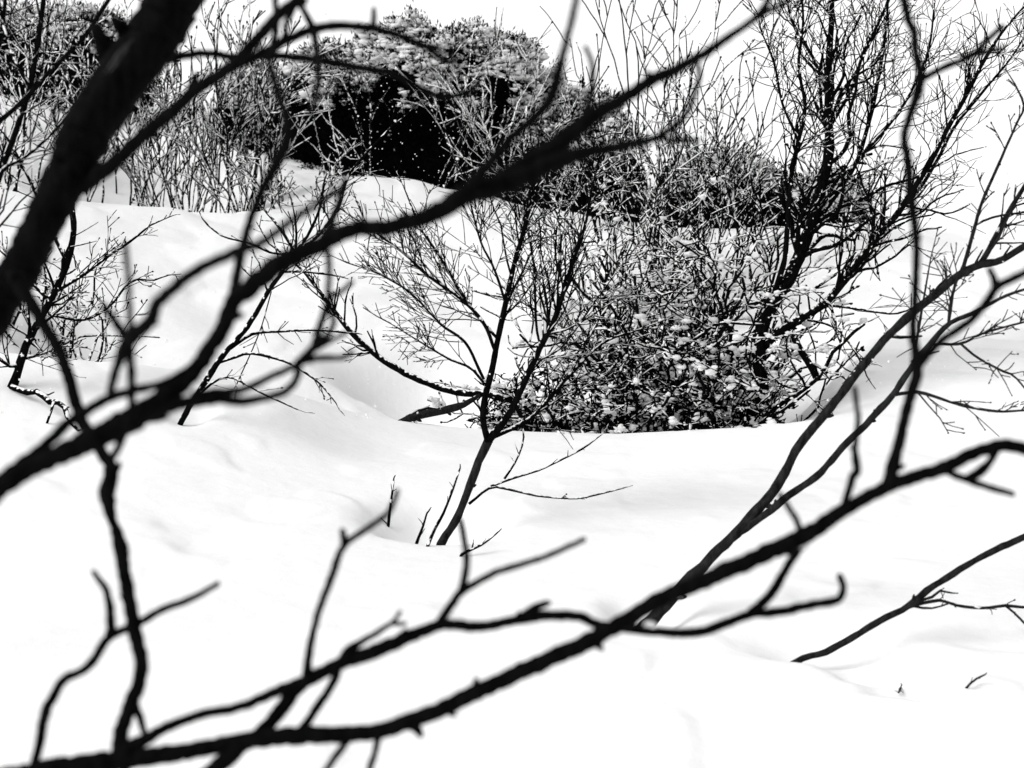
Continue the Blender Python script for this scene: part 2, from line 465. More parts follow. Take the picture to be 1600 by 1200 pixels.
limb(t3.obj, [(427, 74), (445, 56), (449, 34), (462, 6), (478, -20)], [9, 8, 9, 9], on=t3, dd=-0.03)
limb(t3.obj, [(488, 46), (482, 29), (470, 8), (462, -20)], [12, 10, 9, 9], on=t3, dd=-0.03)
limb(t3.obj, [(489, 46), (495, 80), (497, 130), (489, 165), (484, 182)], [12, 11, 10, 9, 6], on=t3, dd=-0.35)
limb(t3.obj, [(660, 71), (680, 72), (700, 84), (712, 92)], [7, 7, 6, 4], on=t3, dd=0.05, knots=0)

# --- long diagonal branch
p = at(-60, 800, 1.75)
D = thing('diagonal_branch', p, 'long black blurred branch rising from the left edge to the upper middle', 'branch')
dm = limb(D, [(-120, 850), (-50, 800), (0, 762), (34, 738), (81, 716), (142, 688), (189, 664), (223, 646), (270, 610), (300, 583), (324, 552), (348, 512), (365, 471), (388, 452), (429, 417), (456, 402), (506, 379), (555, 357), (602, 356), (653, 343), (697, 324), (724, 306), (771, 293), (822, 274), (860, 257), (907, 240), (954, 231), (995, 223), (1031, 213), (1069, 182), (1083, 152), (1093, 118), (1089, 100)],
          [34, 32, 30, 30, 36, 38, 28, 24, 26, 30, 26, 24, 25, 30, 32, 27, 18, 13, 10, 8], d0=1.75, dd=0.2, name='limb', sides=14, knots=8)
d2 = limb(D, [(758, 296), (805, 268), (852, 240), (886, 214), (916, 189), (944, 172), (978, 152), (1019, 125), (1062, 105), (1110, 78), (1140, 57), (1181, 27), (1201, 0), (1215, -30)],
          [26, 30, 32, 30, 22, 19, 18, 15, 12, 11, 10], on=dm, dd=0.1, name='limb', sides=12, knots=6)
limb(d2.obj, [(1176, 31), (1195, 20), (1226, 6)], [11, 10, 8], on=d2, dd=0.02, knots=0)
d3 = limb(D, [(722, 308), (737, 287), (764, 256), (805, 209), (840, 180), (862, 148), (873, 111), (887, 57), (900, 0), (908, -40)],
          [20, 18, 17, 16, 17, 18, 13, 11, 10, 9], on=dm, dd=-0.15, name='limb', knots=4)
limb(d2.obj, [(915, 186), (924, 142), (926, 108), (921, 86), (915, 74)], [14, 11, 9, 8, 7], on=d2, dd=0.02)
limb(dm.obj, [(1031, 213), (1049, 220), (1070, 219), (1091, 219)], [11, 10, 9, 8], on=dm, dd=0.03)
limb(dm.obj, [(1016, 128), (1016, 118), (1010, 113)], [14, 12, 6], on=d2, knots=0)
# upper strand at the left
d4 = limb(D, [(-20, 772), (0, 752), (67, 698), (111, 657), (152, 632), (189, 615), (256, 598), (300, 575)], [22, 20, 17, 16, 15, 14, 12, 14], on=dm, dd=0.05, name='limb', knots=3)
d5 = limb(D, [(223, 648), (277, 632), (337, 623), (381, 627), (435, 616), (456, 603), (466, 582), (467, 566), (491, 543), (521, 508), (514, 471), (535, 454), (550, 441)],
          [22, 20, 18, 15, 12, 12, 12, 10, 9, 8], on=dm, dd=0.08, name='limb', knots=4)
limb(d5.obj, [(300, 618), (345, 612), (381, 608), (422, 589), (462, 571)], [14, 12, 12, 11, 11], on=d5, dd=0.07)
limb(d5.obj, [(462, 568), (494, 560), (535, 559), (551, 550)], [13, 11, 9, 8], on=d5, dd=0.03)
d6 = limb(D, [(513, 392), (514, 428), (511, 471), (497, 520), (489, 545), (468, 566)], [10, 9, 9, 12, 13, 11], on=dm, dd=0.02)
limb(D, [(490, 546), (521, 530), (541, 520)], [10, 8, 7], on=d5, dd=0.02)
# branch standing up to the knot
d7 = limb(D, [(362, 474), (367, 450), (375, 405), (388, 354), (408, 300), (435, 250), (449, 214), (445, 179), (432, 135), (420, 96), (424, 72)], [18, 16, 14, 13, 14, 16, 18, 14, 12, 11, 9], on=dm, dd=0.25, name='limb', knots=5)
limb(dm.obj, [(492, 386), (512, 360), (528, 320), (536, 290), (541, 270)], [16, 14, 11, 9, 6], on=dm, dd=0.2)
# grey arch at the left
d8 = limb(D, [(172, 612), (182, 575), (196, 540), (213, 520), (236, 500), (245, 474), (270, 451), (310, 421), (354, 400), (378, 390), (412, 377), (449, 350), (495, 318), (528, 296)],
          [12, 14, 24, 20, 18, 17, 17, 16, 15, 14, 13, 12, 11], on=d4, dd=-0.35, name='limb', knots=3)
limb(d8.obj, [(200, 534), (184, 508), (170, 488), (162, 478)], [17, 14, 13, 11], on=d8, knots=1)
limb(d8.obj, [(204, 528), (203, 490), (201, 448), (198, 410), (196, 382)], [11, 10, 9, 9, 9], on=d8, dd=-0.05)
limb(d8.obj, [(202, 535), (206, 590), (205, 640), (199, 664), (184, 700), (172, 722)], [14, 13, 12, 12, 12, 12], on=d8, dd=0.1)
lumps(dm.obj, dm, [(555, 349, 12), (860, 250, 10)])

# --- low branches
p = at(-40, 1225, 1.9)
G = thing('low_branch', p, 'long black blurred branch crossing the bottom towards the right edge', 'branch')
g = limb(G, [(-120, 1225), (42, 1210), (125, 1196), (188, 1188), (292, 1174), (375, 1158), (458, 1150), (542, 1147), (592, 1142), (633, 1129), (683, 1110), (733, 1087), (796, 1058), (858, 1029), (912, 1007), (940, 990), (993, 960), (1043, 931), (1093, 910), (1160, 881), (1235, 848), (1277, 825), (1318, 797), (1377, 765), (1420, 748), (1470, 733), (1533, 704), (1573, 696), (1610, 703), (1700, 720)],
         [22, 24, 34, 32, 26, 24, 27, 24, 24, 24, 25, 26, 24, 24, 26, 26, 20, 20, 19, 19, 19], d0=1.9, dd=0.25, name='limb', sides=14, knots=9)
limb(g.obj, [(640, 1130), (652, 1140), (657, 1148)], [20, 16, 10], on=g, knots=0)
limb(g.obj, [(925, 998), (934, 1008), (940, 1014)], [18, 14, 8], on=g, knots=0)
limb(g.obj, [(380, 1160), (360, 1180), (335, 1202), (300, 1230)], [28, 26, 26, 26], on=g, dd=-0.05)
limb(g.obj, [(545, 1152), (530, 1175), (508, 1204), (490, 1230)], [12, 11, 10, 10], on=g, dd=-0.05)
limb(g.obj, [(592, 1146), (586, 1175), (577, 1205), (572, 1240)], [11, 10, 10, 10], on=g, dd=0.02)
h = limb(G, [(185, 1178), (233, 1152), (258, 1137), (312, 1117), (375, 1104), (437, 1079), (483, 1062), (529, 1037), (567, 1025), (617, 1004), (658, 987), (687, 976), (717, 977), (754, 979), (817, 967), (867, 961), (905, 964), (939, 977), (998, 984), (1027, 987), (1077, 989), (1110, 983), (1172, 960), (1218, 956), (1277, 943), (1310, 937), (1318, 920), (1312, 900)],
         [26, 16, 14, 14, 15, 20, 20, 22, 18, 16, 15, 16, 15, 14, 14, 15, 14, 14, 13, 10], on=g, dd=0.2, name='limb', sides=12, knots=6)
limb(h.obj, [(1172, 958), (1202, 931), (1235, 877), (1254, 850)], [14, 15, 12, 14], on=h, dd=0.02)
limb(g.obj, [(1254, 838), (1246, 815), (1235, 797), (1218, 772)], [11, 10, 9, 8], on=g, dd=-0.02)
limb(g.obj, [(1318, 795), (1332, 745), (1339, 735), (1336, 700), (1341, 656), (1338, 630), (1335, 606)], [12, 11, 14, 10, 9, 8, 8], on=g, dd=0.03)
limb(h.obj, [(479, 1062), (483, 1021), (496, 962), (517, 904), (537, 854), (575, 825), (606, 802), (616, 782), (621, 767)], [15, 12, 11, 11, 12, 11, 10, 9, 8], on=h, dd=-0.04)
limb(h.obj, [(538, 854), (537, 838), (535, 829)], [11, 11, 9], on=h, knots=0)
limb(h.obj, [(684, 976), (708, 942), (721, 925), (771, 896), (837, 875), (875, 860), (912, 843)], [14, 13, 11, 10, 9, 9, 8], on=h, dd=0.04, knots=2)
limb(h.obj, [(720, 928), (729, 879), (725, 838), (719, 812)], [12, 11, 10, 9], on=h, dd=0.05)
limb(h.obj, [(530, 1040), (545, 1018), (562, 1004), (590, 988), (612, 973), (619, 966), (625, 956)], [17, 18, 12, 9, 9, 7, 6], on=h, dd=0.02)
limb(h.obj, [(612, 973), (622, 975), (633, 974)], [8, 7, 6], on=h, knots=0)
limb(h.obj, [(527, 1042), (525, 1056), (514, 1078), (479, 1129), (462, 1150)], [14, 13, 13, 13, 14], on=h, dd=0.0)
limb(h.obj, [(478, 1064), (462, 1078), (440, 1108), (415, 1138), (390, 1160)], [20, 22, 22, 22, 24], on=h, dd=0.0)
limb(h.obj, [(815, 966), (838, 948), (856, 942)], [16, 13, 9], on=h, knots=0)
# upright branch at the left, growing out of the low one
f = limb(G, [(186, 1176), (190, 1140), (204, 1100), (221, 1042), (208, 975), (200, 929), (190, 862), (183, 838), (172, 800), (168, 771), (172, 728), (145, 687), (121, 640), (105, 583), (88, 539), (61, 495), (38, 456), (20, 430)],
         [24, 22, 22, 20, 21, 20, 20, 22, 14, 26, 18, 18, 18, 18, 17, 18, 20, 20], on=g, dd=0.22, name='limb', sides=12, knots=5)
limb(f.obj, [(208, 1096), (218, 1120), (227, 1150), (232, 1158)], [14, 12, 10, 8], on=f, knots=0)
f2 = limb(G, [(342, 911), (300, 935), (250, 954), (210, 978), (171, 996), (137, 1042), (100, 1062), (84, 1088), (71, 1112), (62, 1158), (50, 1206), (40, 1240)], [8, 10, 11, 12, 13, 14, 13, 14, 16, 14, 14, 14], d0=2.02, dd=-0.05, name='limb', knots=3)
limb(f2.obj, [(171, 996), (173, 967), (167, 925), (154, 905), (146, 894)], [14, 14, 12, 10, 8], on=f2, knots=1)
# upright at the right
n_ = limb(G, [(1389, 758), (1398, 718), (1407, 682), (1420, 628), (1433, 575), (1426, 520), (1429, 479), (1432, 416), (1431, 369), (1424, 317), (1420, 261), (1413, 217), (1418, 193), (1431, 154), (1438, 121), (1431, 83), (1427, 47), (1418, 28), (1413, 0), (1408, -40)],
          [22, 18, 16, 16, 18, 14, 12, 12, 12, 12, 14, 13, 12, 12, 15, 12, 12, 12, 12], on=g, dd=0.15, name='limb', sides=12, knots=6)
limb(n_.obj, [(1438, 124), (1476, 105), (1520, 85), (1545, 60), (1566, 42)], [11, 10, 11, 9, 9], on=n_, dd=0.06)
limb(n_.obj, [(1518, 86), (1540, 81), (1566, 76)], [11, 9, 7], on=n_, dd=0.06, knots=0)
o_ = limb(n_.obj, [(1433, 573), (1463, 539), (1515, 501), (1545, 468), (1557, 450), (1600, 426), (1650, 400)], [15, 12, 12, 13, 13, 11, 11], on=n_, dd=-0.05)
limb(n_.obj, [(1556, 452), (1554, 436), (1546, 421)], [14, 11, 9], on=o_, knots=0)
limb(g.obj, [(1470, 733), (1515, 751), (1551, 763), (1582, 772)], [12, 11, 10, 9], on=g, dd=0.03)
limb(g.obj, [(1510, 748), (1530, 738), (1546, 722), (1556, 706)], [12, 16, 11, 11], on=g, dd=0.0)
lumps(g.obj, g, [(1055, 930, 16), (1016, 975, 13), (1392, 752, 12), (1256, 854, 12)]); lumps(f.obj, f, [(177, 826, 12)]); lumps(h.obj, h, [(690, 973, 9), (443, 1142, 10), (590, 1140, 9)])

# ------------------------------------------------------------------ shrubs and trees standing in the snow
UP = np.array([0, 0, 1.0])
class Spec:
    def __init__(s, **k):
        s.rmin = 0.004; s.jit = 0.16; s.trop = 0.06; s.step = 0.11; s.kids = (3, 5); s.ang = (25, 55); s.len = (0.4, 0.7)
        s.__dict__.update(k); s.segs = []; s.tips = []

def nrm(v): return v / max(math.sqrt(v[0] * v[0] + v[1] * v[1] + v[2] * v[2]), 1e-9)
def g3(): return np.array([rng.gauss(0, 1), rng.gauss(0, 1), rng.gauss(0, 1)])
def turn(d, a0, a1):
    a = g3(); a -= d * a.dot(d); a = nrm(a); an = R(rng.uniform(a0, a1))
    return d * math.cos(an) + a * math.sin(an)

def grow(mb, p, d, L, r, lvl, S):
    n = max(2, min(14, int(L / S.step)))
    pts = [p]; ds = [d]
    for i in range(n):
        d = nrm(d + g3() * S.jit + UP * S.trop)
        p = p + d * (L / n); pts.append(p); ds.append(d)
    r = max(r, S.rmin); r1 = max(r * 0.5, S.rmin * 0.7)
    rad = np.linspace(r, r1, n + 1)
    mb.tube(pts, rad, 6 if r > 0.012 else (4 if r > S.rmin * 1.2 else 3), cap=r > 0.012)
    for i in range(n): S.segs.append((pts[i], pts[i + 1], rad[i]))
    if lvl > 0:
        for k in range(rng.randint(*S.kids)):
            t = rng.uniform(0.2, 0.97); i = min(n - 1, int(t * n)); f_ = t * n - i
            grow(mb, pts[i] * (1 - f_) + pts[i + 1] * f_, turn(ds[i + 1], *S.ang), L * rng.uniform(*S.len) * (1.1 - 0.5 * t), rad[i] * 0.62, lvl - 1, S)
    S.tips.append((pts[-1], d, r1))

def dress(root, S, buds=0.6, snow=0.3, leaf=0.0, clumps=0, elong=9.0, leafmat='leaf', bmat='dark', leafsize=0.03, snowsize=1.0):
    if buds > 0:
        t = [x for x in S.tips if rng.random() < buds]
        if t:
            mb = MB()
            C = np.array([x[0] for x in t]); D_ = np.array([x[1] for x in t]); q = np.array([max(x[2], S.rmin) for x in t])
            s = q * nrng.uniform(0.9, 1.5, len(q))
            blobs(mb, C, np.stack([s * 1.7, s, s], 1), D_)
            tag(mb.build('buds', M[bmat], root), kind='stuff')
    if leaf > 0:
        sg = [x for x in S.segs if rng.random() < leaf]
        if sg:
            mb = MB(); A = np.array([x[0] for x in sg]); B = np.array([x[1] for x in sg])
            C = A + (B - A) * nrng.random((len(sg), 1))
            Dv = (B - A) * 8 + nrng.standard_normal(C.shape) * 0.9 + np.array([0, 0, -0.3])
            leaves(mb, C, Dv, leafsize * nrng.uniform(0.7, 1.6, len(sg)), leafsize * nrng.uniform(0.25, 0.45, len(sg)))
            tag(mb.build('dead_leaves', M[leafmat], root, smooth=False), kind='stuff')
    if snow > 0:
        sg = []
        for x in S.segs:
            v = x[1] - x[0]; l = np.linalg.norm(v)
            if l < 1e-4: continue
            hor = 1 - abs(v[2]) / l
            if rng.random() < snow * (0.35 + hor): sg.append((x, v, l))
        if sg:
            mb = MB()
            A = np.array([x[0][0] for x in sg]); V = np.array([x[1] for x in sg]); l = np.array([x[2] for x in sg]); r = np.array([x[0][2] for x in sg])
            C = A + V * nrng.uniform(0.2, 0.8, (len(sg), 1)); C[:, 2] += r * 0.75
            a = l * nrng.uniform(0.25, 0.6, len(sg)); b = (np.minimum(r, 0.012) * 0.8 + 0.0015) * nrng.uniform(0.7, 1.35, len(sg)) * snowsize; a = np.minimum(l * nrng.uniform(0.3, 0.62, len(sg)), elong * b)
            blobs(mb, C, np.stack([np.maximum(a, b), b, b * 0.8], 1), V)
            for k in range(clumps):
                x = rng.choice(sg)[0]; q = rng.uniform(.013, .048) * rng.uniform(.55, 1); c_ = x[0] + UP * q * .5
                blobs(mb, [c_, c_ + g3() * q * .6, c_ + g3() * q * .7], [(q * 1.5, q, q * .7), (q * .9, q * .7, q * .5), (q * .8, q * .6, q * .4)], lump=.2)
            tag(mb.build('snow', M['clump'], root), 'snow lying along the twigs', kind='stuff')

def stem(root, S, pts, w, d0, lean=0.0, twigs=8, tl=0.6, t0=0.25, lvl=1, mat='dark', name='stem', ang=(25, 55), wob=0.04, knots=2, tr=0.45):
    """one traced stem with its twigs"""
    c = Curve(pts, w, d0, d0 + lean, wob, step=12.0)
    mb = MB(); knotty(mb, c, 8 if max(c.r) > 0.012 else 5, 0.17 if mat == 'light' else 0.12, knots)
    o = mb.build(name, M[mat], root)
    for i in range(c.n - 1): S.segs.append((c.P[i], c.P[i + 1], c.r[i]))
    mb = MB()
    for k in range(twigs):
        t = rng.uniform(t0, 1.0); i = min(c.n - 2, int(t * (c.n - 1)))
        tg = nrm(c.P[i + 1] - c.P[i])
        grow(mb, c.P[i], turn(tg, *ang), tl * rng.uniform(0.5, 1.2) * (1.15 - 0.6 * t), c.r[i] * tr, lvl, S)
    if twigs:
        # the stem runs out into a twig
        grow(mb, c.P[-1], nrm(c.P[-1] - c.P[-2]), tl * 0.6, c.r[-1], lvl, S)
        tag(mb.build('twigs', M[mat], o), kind='stuff')
    c.obj = o
    return c

def shrub(name, base, label, stems, height, spread, S, mat='dark', lvl=2, r0=0.012, group=None, cat='shrub', width=0.3, depth=0.3, tilt=0.0, **dr):
    """a many-stemmed bush, each stem a part"""
    root = thing(name, base, label, cat, group)
    for k in range(stems):
        q = np.array(base) + np.array([rng.uniform(-width, width), rng.uniform(-depth, depth), -0.12])
        q[2] = ground(q[0], q[1]) - 0.08
        dx = (q[0] - base[0]) / max(width, 0.01) * spread * 0.7 + rng.gauss(0, spread * 0.45) + tilt
        d = nrm(np.array([dx, rng.gauss(0, spread * 0.5), 1.0]))
        mb = MB()
        grow(mb, q, d, height * rng.uniform(0.6, 1.1), r0 * rng.uniform(0.7, 1.2), lvl, S)
        mb.build('stem', M[mat], root)
    dress(root, S, **dr)
    return root

def px2m(d): return d / F

# --- young tree in the middle
b, d0 = PRE[(688, 852)]
S = Spec(rmin=0.95 * px2m(d0), jit=0.11, trop=0.03, step=0.09, kids=(3, 6))
d0 += 0.42
Cn = thing('young_tree', b, 'slender young bare tree with fanned twigs standing in a snow hollow', 'tree')
c0 = stem(Cn, S, [(664, 925), (690, 850), (717, 804), (737, 750), (752, 712), (764, 687)], [14, 14, 13, 12, 13, 15], d0, 0.1, twigs=0, name='trunk', mat='light')
dj = d0 + 0.1
for pts, w, ln, tw, tl in [
    ([(762, 690), (754, 650), (759, 616), (771, 569), (777, 535), (791, 471), (804, 411), (818, 360), (828, 310), (838, 250)], [12, 12, 12, 11, 11, 10, 8, 7, 5, 3], 0.2, 22, .55),
    ([(764, 688), (798, 643), (815, 606), (845, 542), (869, 492), (889, 427), (912, 360), (922, 310), (930, 270)], [14, 13, 12, 11, 10, 8, 6, 5, 3], -0.2, 22, .55),
    ([(768, 684), (828, 654), (875, 603), (929, 546), (965, 525), (985, 520)], [9, 9, 8, 7, 5, 4], 0.3, 10, .45),
    ([(774, 549), (754, 502), (717, 465), (669, 431), (629, 394), (592, 367), (560, 345)], [7, 7, 6, 6, 5, 5, 3], -0.1, 20, .42),
    ([(777, 529), (744, 492), (713, 444), (683, 394), (659, 360), (640, 315)], [6, 6, 5, 5, 4, 3], 0.3, 18, .42),
    ([(756, 592), (727, 535), (690, 508), (642, 458), (600, 432), (572, 420)], [6, 6, 5, 4, 4, 3], -0.35, 18, .4),
    ([(757, 600), (735, 575), (700, 560), (650, 530), (610, 505)], [5, 5, 4, 3, 3], -0.2, 10, .3),
    ([(845, 542), (838, 508), (835, 427), (828, 377), (815, 330)], [5, 5, 5, 4, 3], 0.35, 16, .4),
    ([(790, 474), (772, 420), (752, 380), (738, 330), (730, 290)], [5, 5, 4, 4, 3], -0.3, 14, .38),
    ([(869, 492), (880, 450), (868, 400), (872, 340), (880, 300)], [5, 5, 4, 4, 3], 0.3, 14, .38),
    ([(800, 640), (838, 570), (880, 540), (930, 470), (960, 430)], [5, 5, 4, 4, 3], 0.45, 12, .4)]:
    stem(Cn, S, pts, [q * .85 for q in w], dj, ln, int(tw * 1.35), tl, t0=0.35 if len(pts) > 6 else 0.15, lvl=1, ang=(18, 48))
for pts, w, ln in [([(733, 787), (767, 762), (800, 766), (842, 775), (900, 779), (940, 771), (976, 762)], [5, 4, 4, 3, 3, 3, 2], -0.3),
                   ([(767, 760), (800, 748), (842, 735), (880, 717), (912, 700), (940, 679)], [4, 4, 3, 3, 3, 2], 0.25),
                   ([(788, 748), (808, 717), (818, 686), (815, 654)], [4, 3, 3, 2], 0.1)]:
    stem(Cn, S, pts, w, d0 + 0.05, ln, 3, 0.09, lvl=0, name='side_twig')
S.trop = 0.0
dress(Cn, S, buds=0.35, snow=0.10)
Cn_d = d0
# sprouts beside it
for k, (pts, lab) in enumerate([([(667, 856), (680, 826), (692, 804), (706, 770), (717, 737)], 'tallest thin bare sprout in the snow hollow left of the young tree'),
                 ([(650, 850), (660, 826), (667, 802)], 'short bare sprout between the two other sprouts in the snow hollow'),
                 ([(606, 826), (610, 790), (615, 752)], 'lone bare sprout on the left rim of the snow hollow'),
                 ([(718, 868), (754, 850), (775, 834)], 'low bent twig poking from snow right of the young tree base')]):
    b, d = hit(*pts[0]); rt = thing('sprout', b, lab, 'sprout', 'sprouts round the young tree')
    S = Spec(rmin=0.8 * px2m(d), step=0.05)
    stem(rt, S, [(pts[0][0] - 2, pts[0][1] + 8)] + pts, [6, 5, 4, 3], d + 0.02, 0.05, 3, 0.07, lvl=0)

# --- grey-stemmed shrub at the right
b, d0 = PRE[(1003, 986)]; d0 += 0.08
S = Spec(rmin=1.1 * px2m(d0), jit=0.14, trop=0.03, step=0.06, kids=(1, 3))
X = thing('leaning_shrub', b, 'grey stemmed bare shrub leaning up to the right edge from the snow', 'shrub')
ms = stem(X, S, [(930, 1060), (1000, 986), (1027, 960), (1068, 914), (1110, 872), (1160, 822), (1214, 760), (1247, 697), (1289, 647), (1327, 597), (1352, 567), (1385, 528), (1424, 490), (1462, 459), (1501, 429), (1531, 413), (1559, 409), (1600, 385), (1690, 325)],
     [24, 22, 21, 20, 18, 18, 17, 16, 15, 15, 15, 14, 14, 14, 13, 12, 11, 10, 9], d0, 0.5, 5, 0.22, t0=0.6, lvl=0, mat='light', knots=8)
d1 = ms.depth_near((1160, 822))
s2 = stem(X, S, [(1155, 832), (1193, 806), (1235, 772), (1277, 743), (1318, 697), (1360, 656), (1397, 614), (1427, 569), (1449, 542), (1482, 506), (1517, 490), (1545, 476), (1572, 462), (1620, 446)],
     [12, 12, 12, 11, 11, 11, 11, 10, 10, 9, 7, 6, 5, 4], d1, -0.3, 10, 0.12, t0=0.6, lvl=0, mat='light', knots=8)
for pts, w, ln, par in [
    ([(1531, 413), (1545, 391), (1572, 338), (1605, 285), (1650, 220)], [9, 8, 7, 7, 5], .2, ms),
    ([(1504, 424), (1520, 366), (1533, 320), (1545, 292), (1567, 242), (1589, 192), (1600, 165), (1585, 130)], [7, 6, 6, 5, 5, 4, 4, 3], -.2, ms),
    ([(1482, 503), (1487, 465), (1493, 443), (1502, 420)], [6, 6, 5, 4], .1, s2),
    ([(1396, 617), (1435, 613), (1490, 630), (1515, 636), (1560, 643), (1620, 640)], [6, 6, 5, 5, 4, 4], -.2, s2),
    ([(1458, 538), (1501, 537), (1531, 523), (1559, 514), (1620, 498)], [5, 5, 4, 4, 3], .2, s2),
    ([(1501, 537), (1526, 558), (1567, 580), (1586, 589), (1615, 625)], [4, 4, 4, 3, 3], .1, s2),
    ([(1427, 490), (1432, 560), (1445, 500), (1470, 420), (1480, 370)], [4, 4, 4, 3, 2], -.2, ms),
    ([(1540, 400), (1560, 372), (1580, 330), (1598, 318), (1640, 320)], [5, 4, 4, 3, 3], .1, ms),
    ([(1524, 352), (1550, 340), (1600, 332), (1640, 330)], [4, 4, 3, 3], .2, ms)]:
    if pts[1] == (1432, 560): pts = [(1429, 560), (1438, 500), (1448, 440), (1455, 400)]
    stem(X, S, pts, w, par.depth_near(pts[0]), ln, 9, 0.2, t0=0.15, lvl=1, mat='light', name='branch')
dress(X, S, buds=0.5, snow=0.025, bmat='light')

# --- leaning stem low at the right
b, d0 = PRE[(1256, 1032)]; d0 += 0.05
S = Spec(rmin=1.0 * px2m(d0), jit=0.2, step=0.05)
Y = thing('slanting_sapling', b, 'thin slanting grey sapling poking out of snow at lower right', 'sapling')
ms = stem(Y, S, [(1180, 1075), (1252, 1030), (1290, 1019), (1335, 994), (1380, 967), (1416, 949), (1452, 920), (1506, 886), (1560, 857), (1600, 839), (1700, 790)], [10, 10, 11, 11, 11, 11, 11, 11, 11, 10, 9], d0, 0.4, 0, mat='light', knots=7)
dd_ = ms.depth_near((1416, 949))
stem(Y, S, [(1412, 951), (1440, 938), (1456, 933), (1466, 924), (1479, 922), (1484, 926)], [7, 6, 5, 5, 4, 3], dd_, -.05, 2, 0.05, lvl=0, mat='light', name='branch')
stem(Y, S, [(1416, 950), (1440, 943), (1470, 938), (1490, 945), (1515, 949), (1545, 950), (1569, 946), (1600, 949), (1650, 945)], [6, 6, 5, 5, 5, 5, 5, 4, 4], dd_, .1, 6, 0.07, lvl=0, mat='light', name='branch')
stem(Y, S, [(1572, 947), (1590, 962), (1604, 978), (1630, 1000)], [4, 4, 3, 3], dd_ + .1, .1, 1, 0.05, lvl=0, mat='light', name='branch')
stem(Y, S, [(1425, 947), (1450, 951), (1468, 948), (1485, 942)], [4, 4, 3, 3], dd_, .05, 1, 0.04, lvl=0, mat='light', name='branch')
dress(Y, S, buds=0.4, snow=0.03, bmat='light')
for pts, lab in [([(1508, 1077), (1520, 1064), (1537, 1055)], 'tiny twig lying on snow near the right lower corner'), ([(1404, 1082), (1407, 1076), (1409, 1070)], 'tiny twig end just showing above the snow at lower right')]:
    b, d = hit(*pts[0]); rt = thing('snow_twig', b, lab, 'twig', 'twig ends in the snow'); S = Spec(rmin=0.8 * px2m(d), step=0.04)
    stem(rt, S, pts, [4, 4, 3], d - 0.02, -0.02, 2, 0.03, lvl=0, mat='light')

# --- tall tree behind the bank
_, d0 = hit(1168, 665, 11.6)
d0 = min(d0, 12.6)
b = at(1168, 665, d0); b[2] = ground(b[0], b[1])
S = Spec(rmin=0.75 * px2m(d0), jit=0.20, trop=0.03, step=0.07, kids=(1, 3), ang=(20, 50), len=(0.5, 0.95))
RT = thing('bare_tree', b, 'tall dark bare tree with several stems behind the thicket, reaching top edge', 'tree')
ms = stem(RT, S, [(1150, 700), (1168, 655), (1188, 613), (1186, 532), (1205, 478), (1235, 431), (1266, 357), (1280, 300), (1295, 243), (1295, 186), (1294, 118), (1299, 34), (1302, -60)], [24, 22, 22, 23, 22, 21, 20, 18, 15, 12, 10, 8, 6], d0, 0.3, 32, 1.15, t0=0.4, lvl=2, name='trunk')
for pts, w, ln, tw, tl in [
    ([(1205, 472), (1222, 420), (1228, 385), (1235, 287), (1248, 219), (1258, 169), (1248, 101), (1255, 34), (1250, -30)], [11, 11, 10, 9, 8, 7, 6, 5, 4], -.4, 20, .6),
    ([(1278, 340), (1312, 297), (1339, 250), (1360, 182), (1373, 118), (1385, 40), (1388, -30)], [10, 9, 8, 8, 7, 5, 4], .5, 20, .6),
    ([(1274, 350), (1310, 325), (1349, 310), (1386, 290), (1430, 278), (1470, 255)], [9, 8, 7, 6, 5, 4], -.3, 9, .5),
    ([(1190, 545), (1215, 520), (1242, 503), (1286, 476), (1314, 446), (1352, 396), (1380, 360), (1407, 327), (1451, 258), (1476, 209), (1504, 159), (1537, 96), (1567, 49), (1605, 5)], [16, 15, 15, 15, 14, 13, 12, 11, 10, 9, 8, 7, 5, 4], -.5, 34, .5),
    ([(1407, 327), (1440, 290), (1470, 240), (1490, 200), (1530, 150), (1580, 90), (1610, 40)], [7, 7, 6, 6, 5, 4, 3], -.2, 14, .45),
    ([(1229, 500), (1250, 545), (1268, 574), (1275, 590)], [12, 13, 13, 13], -.2, 0, .3),
    ([(1296, 200), (1330, 140), (1350, 80), (1380, 20), (1400, -40)], [7, 6, 6, 5, 4], .3, 14, .5),
    ([(1296, 150), (1270, 90), (1240, 40), (1225, -20)], [6, 6, 5, 4], .3, 12, .5),
    ([(1248, 220), (1222, 160), (1210, 100), (1190, 50)], [6, 5, 5, 3], -.3, 12, .45),
    ([(1340, 250), (1385, 200), (1420, 150), (1450, 80), (1460, 10)], [6, 6, 5, 5, 3], .2, 16, .5),
    ([(1286, 476), (1320, 480), (1360, 486), (1400, 490), (1440, 475)], [5, 5, 4, 4, 3], -.5, 6, .3),
    ([(1262, 500), (1300, 510), (1330, 540), (1350, 575)], [5, 4, 4, 3], -.6, 4, .25),
    ([(1192, 575), (1220, 600), (1260, 615), (1290, 645)], [5, 5, 4, 3], -.7, 6, .25)]:
    stem(RT, S, pts, [q * .85 for q in w], ms.depth_near(pts[0]), ln, int(tw * 1.3), tl * 1.45, t0=0.2, lvl=1 if tw < 12 else 2, name='stem')
dress(RT, S, buds=0.22, snow=0.10, leaf=0.02, leafsize=.03)

